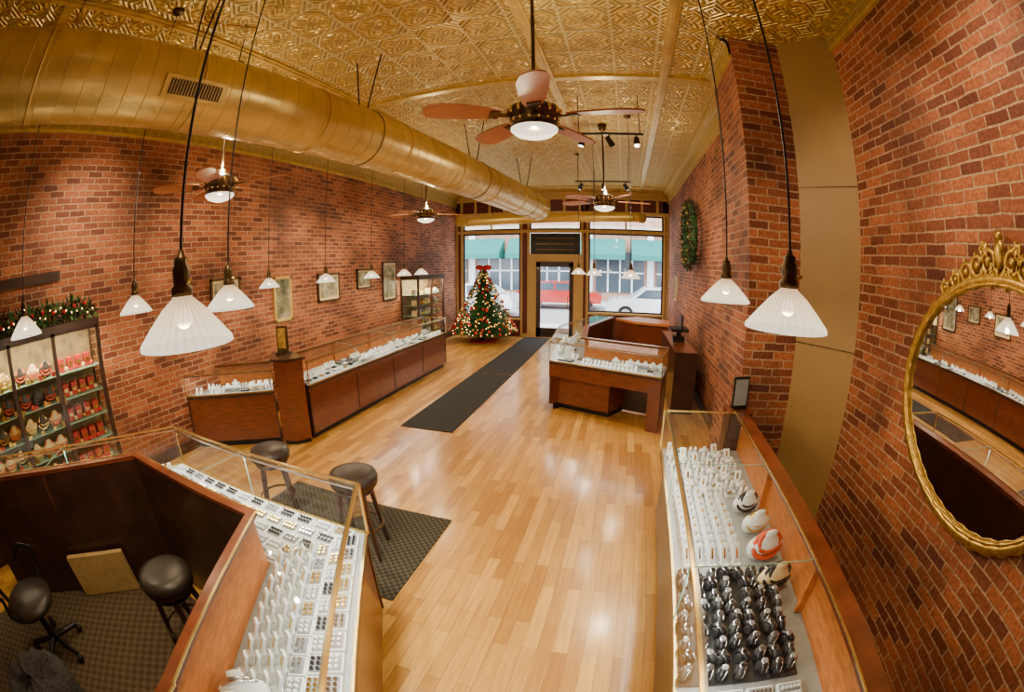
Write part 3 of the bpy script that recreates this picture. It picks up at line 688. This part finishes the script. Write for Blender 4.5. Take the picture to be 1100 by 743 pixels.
# ------------------------------------------------------------------ tall cabinets
def tall_cabinet(name,x0,x1,y0,y1,H,bays,fill,le=8,zb=0.45):
    root=empty(name,(x0,y0,0)); o=Vector((x0,y0,0)); b=MB(); g=MB(); j=MB()
    b.bb((x0,y0,0),(x1,y1,zb),darkwood); b.bb((x0,y0,zb),(x0+0.02,y1,H),cabback)
    b.bb((x0,y0-0.02,H-0.07),(x1+0.03,y1+0.02,H),darkwood); b.bb((x0,y0,H-0.1),(x1,y1,H-0.07),darkwood)
    n=bays; w=(y1-y0)/n
    for k in range(n+1):
        yy=y0+k*w; b.bb((x1-0.04,yy-0.025,zb),(x1,yy+0.025,H-0.07),darkwood)
        if 0<k<n: b.cyl((x1+0.01,yy+0.04,1.2),(x1+0.01,yy+0.04,1.3),0.008,brass)
    for yy in (y0,y1): g.quad((x0,yy,zb),(x1,yy,zb),(x1,yy,H-0.1),(x0,yy,H-0.1),glass); b.bb((x0,yy-0.012,zb),(x0+0.03,yy+0.012,H-0.07),darkwood)
    b.bb((x1-0.04,y0,zb),(x1,y1,zb+0.05),darkwood)
    g.quad((x1-0.02,y0,zb),(x1-0.02,y1,zb),(x1-0.02,y1,H-0.07),(x1-0.02,y0,H-0.07),glass)
    zz=zb+0.03; s=0
    while zz<H-0.3:
        b.bb((x0+0.02,y0,zz-0.010),(x1-0.06,y1,zz),glassedge)
        for k in range(n): fill(j,k,s,x0,x1,y0+k*w,y0+(k+1)*w,zz)
        zz+=0.25; s+=1
    for m,nm in ((b,'carcass'),(g,'glass'),(j,'contents')):
        if m.v: ob=m.build(nm,root); ob.location=-o
    for k in range(n):
        ld=bpy.data.lights.new('cabinet_light','AREA'); ld.shape='RECTANGLE'; ld.size=0.04; ld.size_y=w*0.8; ld.energy=le; ld.color=(1,0.82,0.52)
        lo=bpy.data.objects.new('cabinet_light',ld); lo.location=(x1-0.08-o.x,y0+(k+0.5)*w-o.y,H-0.11); lo.rotation_euler=(0,0.25,0); link(lo,root)
goldbox=simple('gold_box',(0.5,0.33,0.1),0.4,0.3)
def fA(j,k,s,x0,x1,ya,yb,z):
    if k==3:
        for q in range(4):
            yy=ya+0.1+q*0.12
            j.box((x1-0.2,yy,z+0.07),(0.12,0.08,0.13),redbox); j.box((x1-0.139,yy,z+0.07),(0.004,0.05,0.04),goldj); j.ball((x1-0.12,yy+0.05,z+0.03),0.025,random.choice((redorn,goldj,cream)),8)
    else:
        for q in range(3):
            yy=ya+0.12+q*0.18
            bust(j,x1-0.2,yy,z,pi/2,1.05,random.choice((goldj,redj,darkj,goldj)),random.choice((cream,cream,goldbox,blacktray)),th=0.009)
            for (dy,hh,mm) in ((0.08,0.05,goldbox),(-0.05,0.03,goldj)):
                if random.random()<0.8: j.box((x1-0.1,yy+dy,z+hh/2),(0.05,0.045,hh),random.choice((mm,goldj,redbox)))
            if s==0: j.lathe([(0.001,0),(0.05,0),(0.06,0.01),(0.001,0.012)],goldj,12,Matrix.Translation((x1-0.12,yy+0.05,z+0.03)))
tall_cabinet('display_cabinet',-5.09,-4.65,-1.0,1.42,1.96,4,fA,11)
def fB(j,k,s,x0,x1,ya,yb,z):
    for q in range(3):
        yy=ya+0.12+q*0.2
        j.box((x1-0.2,yy,z+0.06),(0.1,0.09,0.12),random.choice((white,goldj,silver,cream)))
        j.ball((x1-0.12,yy+0.07,z+0.04),0.04,random.choice((goldj,silver,cream)),8)
tall_cabinet('curio_cabinet',-5.09,-4.6,8.95,10.4,1.95,2,fB,26)

def leaves(b,c,n,rad,ms,size=0.06,flat=(1,1,1)):
    for _ in range(n):
        d=Vector((random.gauss(0,1),random.gauss(0,1),random.gauss(0,1))).normalized()
        p=Vector(c)+Vector((d.x*flat[0],d.y*flat[1],d.z*flat[2]))*rad*random.random()**0.4
        a=Vector((random.gauss(0,1),random.gauss(0,1),random.gauss(0,1))).normalized()
        e=d.cross(a).normalized()*size*0.22; q=(d+a*0.5).normalized()*size
        b.add([p-e,p+e,p+q],[(0,1,2)],random.choice(ms))
b=MB()
for k in range(34):
    y=-1.0+k*0.072; c=(-4.85,y,2.06+0.03*math.sin(k*1.3))
    leaves(b,c,40,0.1,(green,green2,darkwood),0.09)
    if k%2==0: b.ball((-4.75,y,2.08+random.uniform(-.04,.05)),0.025,redorn,8)
    b.ball((-4.74,y+0.03,2.07+random.uniform(-.05,.05)),0.009,fairy,6)
b.build('christmas_garland')
b=MB(); wx=XR-0.17
for k in range(40):
    a=2*pi*k/40; c=(wx,7.7+0.5*math.cos(a),2.80+0.5*math.sin(a))
    leaves(b,c,45,0.15,(green,darkwood,darkwood),0.07,(0.5,1,1))
    if k%3==0: b.ball((wx-0.09,c[1],c[2]),0.022,goldorn,6)
b.torus(0.5,0.06,green,Matrix.Translation((wx+0.02,7.7,2.80))@Matrix.Rotation(pi/2,4,'Y'),32,8)
b.build('wreath')
b=MB(); leaves(b,(1.12,10.4,0.42),60,0.16,(redorn,redorn,green),0.10); b.lathe([(0.07,0),(0.1,0.3),(0.001,0.3)],redbox,16,Matrix.Translation((1.12,10.4,0.0))); b.build('potted_poinsettia')
b=MB(); H=2.05
b.cyl((0,0,0),(0,0,0.4),0.05,darkwood); b.lathe([(0.001,0.02),(0.42,0.02),(0.45,0.0)],redbox,24)
for k in range(12):
    z=0.28+k*0.145; R=0.72*(1-(z-0.28)/(H-0.2)); b.lathe([(R*0.9,z-0.04),(R*0.45,z+0.10),(0.03,z+0.2)],green,18,rib=0.06)
for _ in range(7500):
    t=random.random()**1.6; z=0.25+t*(H-0.3); R=(0.88*(1-t)**0.9+0.04)*(0.72+0.28*random.random())*(1+0.07*math.sin(z*40))
    a=random.random()*2*pi; p=Vector((R*math.cos(a),R*math.sin(a),z))
    d=Vector((math.cos(a+random.gauss(0,.4)),math.sin(a+random.gauss(0,.4)),random.uniform(-0.3,0.4))).normalized()*0.1
    e=Vector((-math.sin(a),math.cos(a),random.uniform(-.5,.5)))*0.014
    b.add([p-e,p+e,p+d],[(0,1,2)],random.choice((green,green2,green2)))
for k in range(520):
    t=random.random()**1.5; z=0.28+t*(H-0.35); R=0.90*(1-t)**0.92+0.05; a=random.random()*2*pi
    if k%5<2: b.ball((R*math.cos(a),R*math.sin(a),z),0.04,random.choice((redorn,goldj,redorn,redorn,goldj)),8)
    else: b.ball((R*math.cos(a),R*math.sin(a),z),0.013,fairy,6)
for s in (-1,1):
    b.ball((s*0.12,0,H+0.05),0.11,redorn,12,(1.15,0.5,0.7))
    b.box((s*0.07,-0.04,H-0.10),(0.07,0.01,0.28),redorn)
b.ball((0,-0.02,H+0.04),0.06,redorn,10)
o=b.build('christmas_tree'); o.location=(-3.85,11.5,0)

# ------------------------------------------------------------------ mirror
root=empty('oval_mirror',(XB,1.38,1.68))
b=MB(); a0,b0=0.80,0.60
n=64
b.add([(-0.035,a0*math.cos(2*pi*i/n),b0*math.sin(2*pi*i/n)) for i in range(n)],[tuple(range(n))],mirrorM); b.build('mirror_plate',root)
b=MB()
def ring(a,c,rr,x,mat,seg=96,m=8,wob=0):
    vs=[];fs=[]
    for i in range(seg):
        t=2*pi*i/seg; R2=rr*(1+wob*math.sin(t*36))
        ny=math.cos(t);nz=math.sin(t)
        for j in range(m):
            q=2*pi*j/m
            vs.append((x-R2*math.sin(q),(a+R2*math.cos(q))*ny,(c+R2*math.cos(q))*nz))
    for i in range(seg):
        for j in range(m): fs.append((i*m+j,((i+1)%seg)*m+j,((i+1)%seg)*m+(j+1)%m,i*m+(j+1)%m))
    b.add(vs,fs,mat,None,True)
ring(a0+0.02,b0+0.02,0.028,-0.04,goldorn); ring(a0-0.005,b0-0.005,0.012,-0.055,goldorn,144,6,0.35); ring(a0+0.045,b0+0.045,0.015,-0.035,goldorn,144,6,0.4)
zo=b0-0.70
for s in (-1,1):
    for (yy,zz,R1) in ((0.10,0.80,0.055),(0.20,0.77,0.05),(0.30,0.735,0.045),(0.06,0.73,0.04),(0.40,0.69,0.035),(0.50,0.64,0.03),(0.14,0.855,0.025)):
        b.torus(R1,0.014,goldorn,Matrix.Translation((-0.05,s*yy,zz+zo))@Matrix.Rotation(pi/2,4,'Y'),18,6)
        b.ball((-0.05,s*yy,zz+zo),R1*0.5,goldorn,8)
        for q in range(5):
            a=q*1.25; b.ball((-0.05,s*yy+R1*1.2*math.cos(a),zz+zo+R1*1.2*math.sin(a)),0.016,goldorn,6,(1,0.8,1.4))
b.ball((-0.06,0,0.84+zo),0.055,goldorn,10,(0.5,0.8,1.4)); b.ball((-0.06,0,0.92+zo),0.03,goldorn,8)
b.build('gilt_frame',root)

# ------------------------------------------------------------------ camera, world
cam=bpy.data.cameras.new('camera'); cam.type='PANO'
cam.sensor_width=36; cam.clip_start=0.01
cam.panorama_type='FISHEYE_EQUISOLID'; cam.fisheye_lens=15.0; cam.fisheye_fov=math.radians(220)
co=link(bpy.data.objects.new('camera',cam)); co.location=(0,0,2.15); co.rotation_euler=(math.radians(90-10.8),0,math.radians(14.7))
bpy.context.scene.camera=co
w=bpy.data.worlds.new('world'); bpy.context.scene.world=w; w.use_nodes=True
bg=w.node_tree.nodes['Background']; bg.inputs[0].default_value=(0.85,0.93,1.0,1); bg.inputs[1].default_value=9
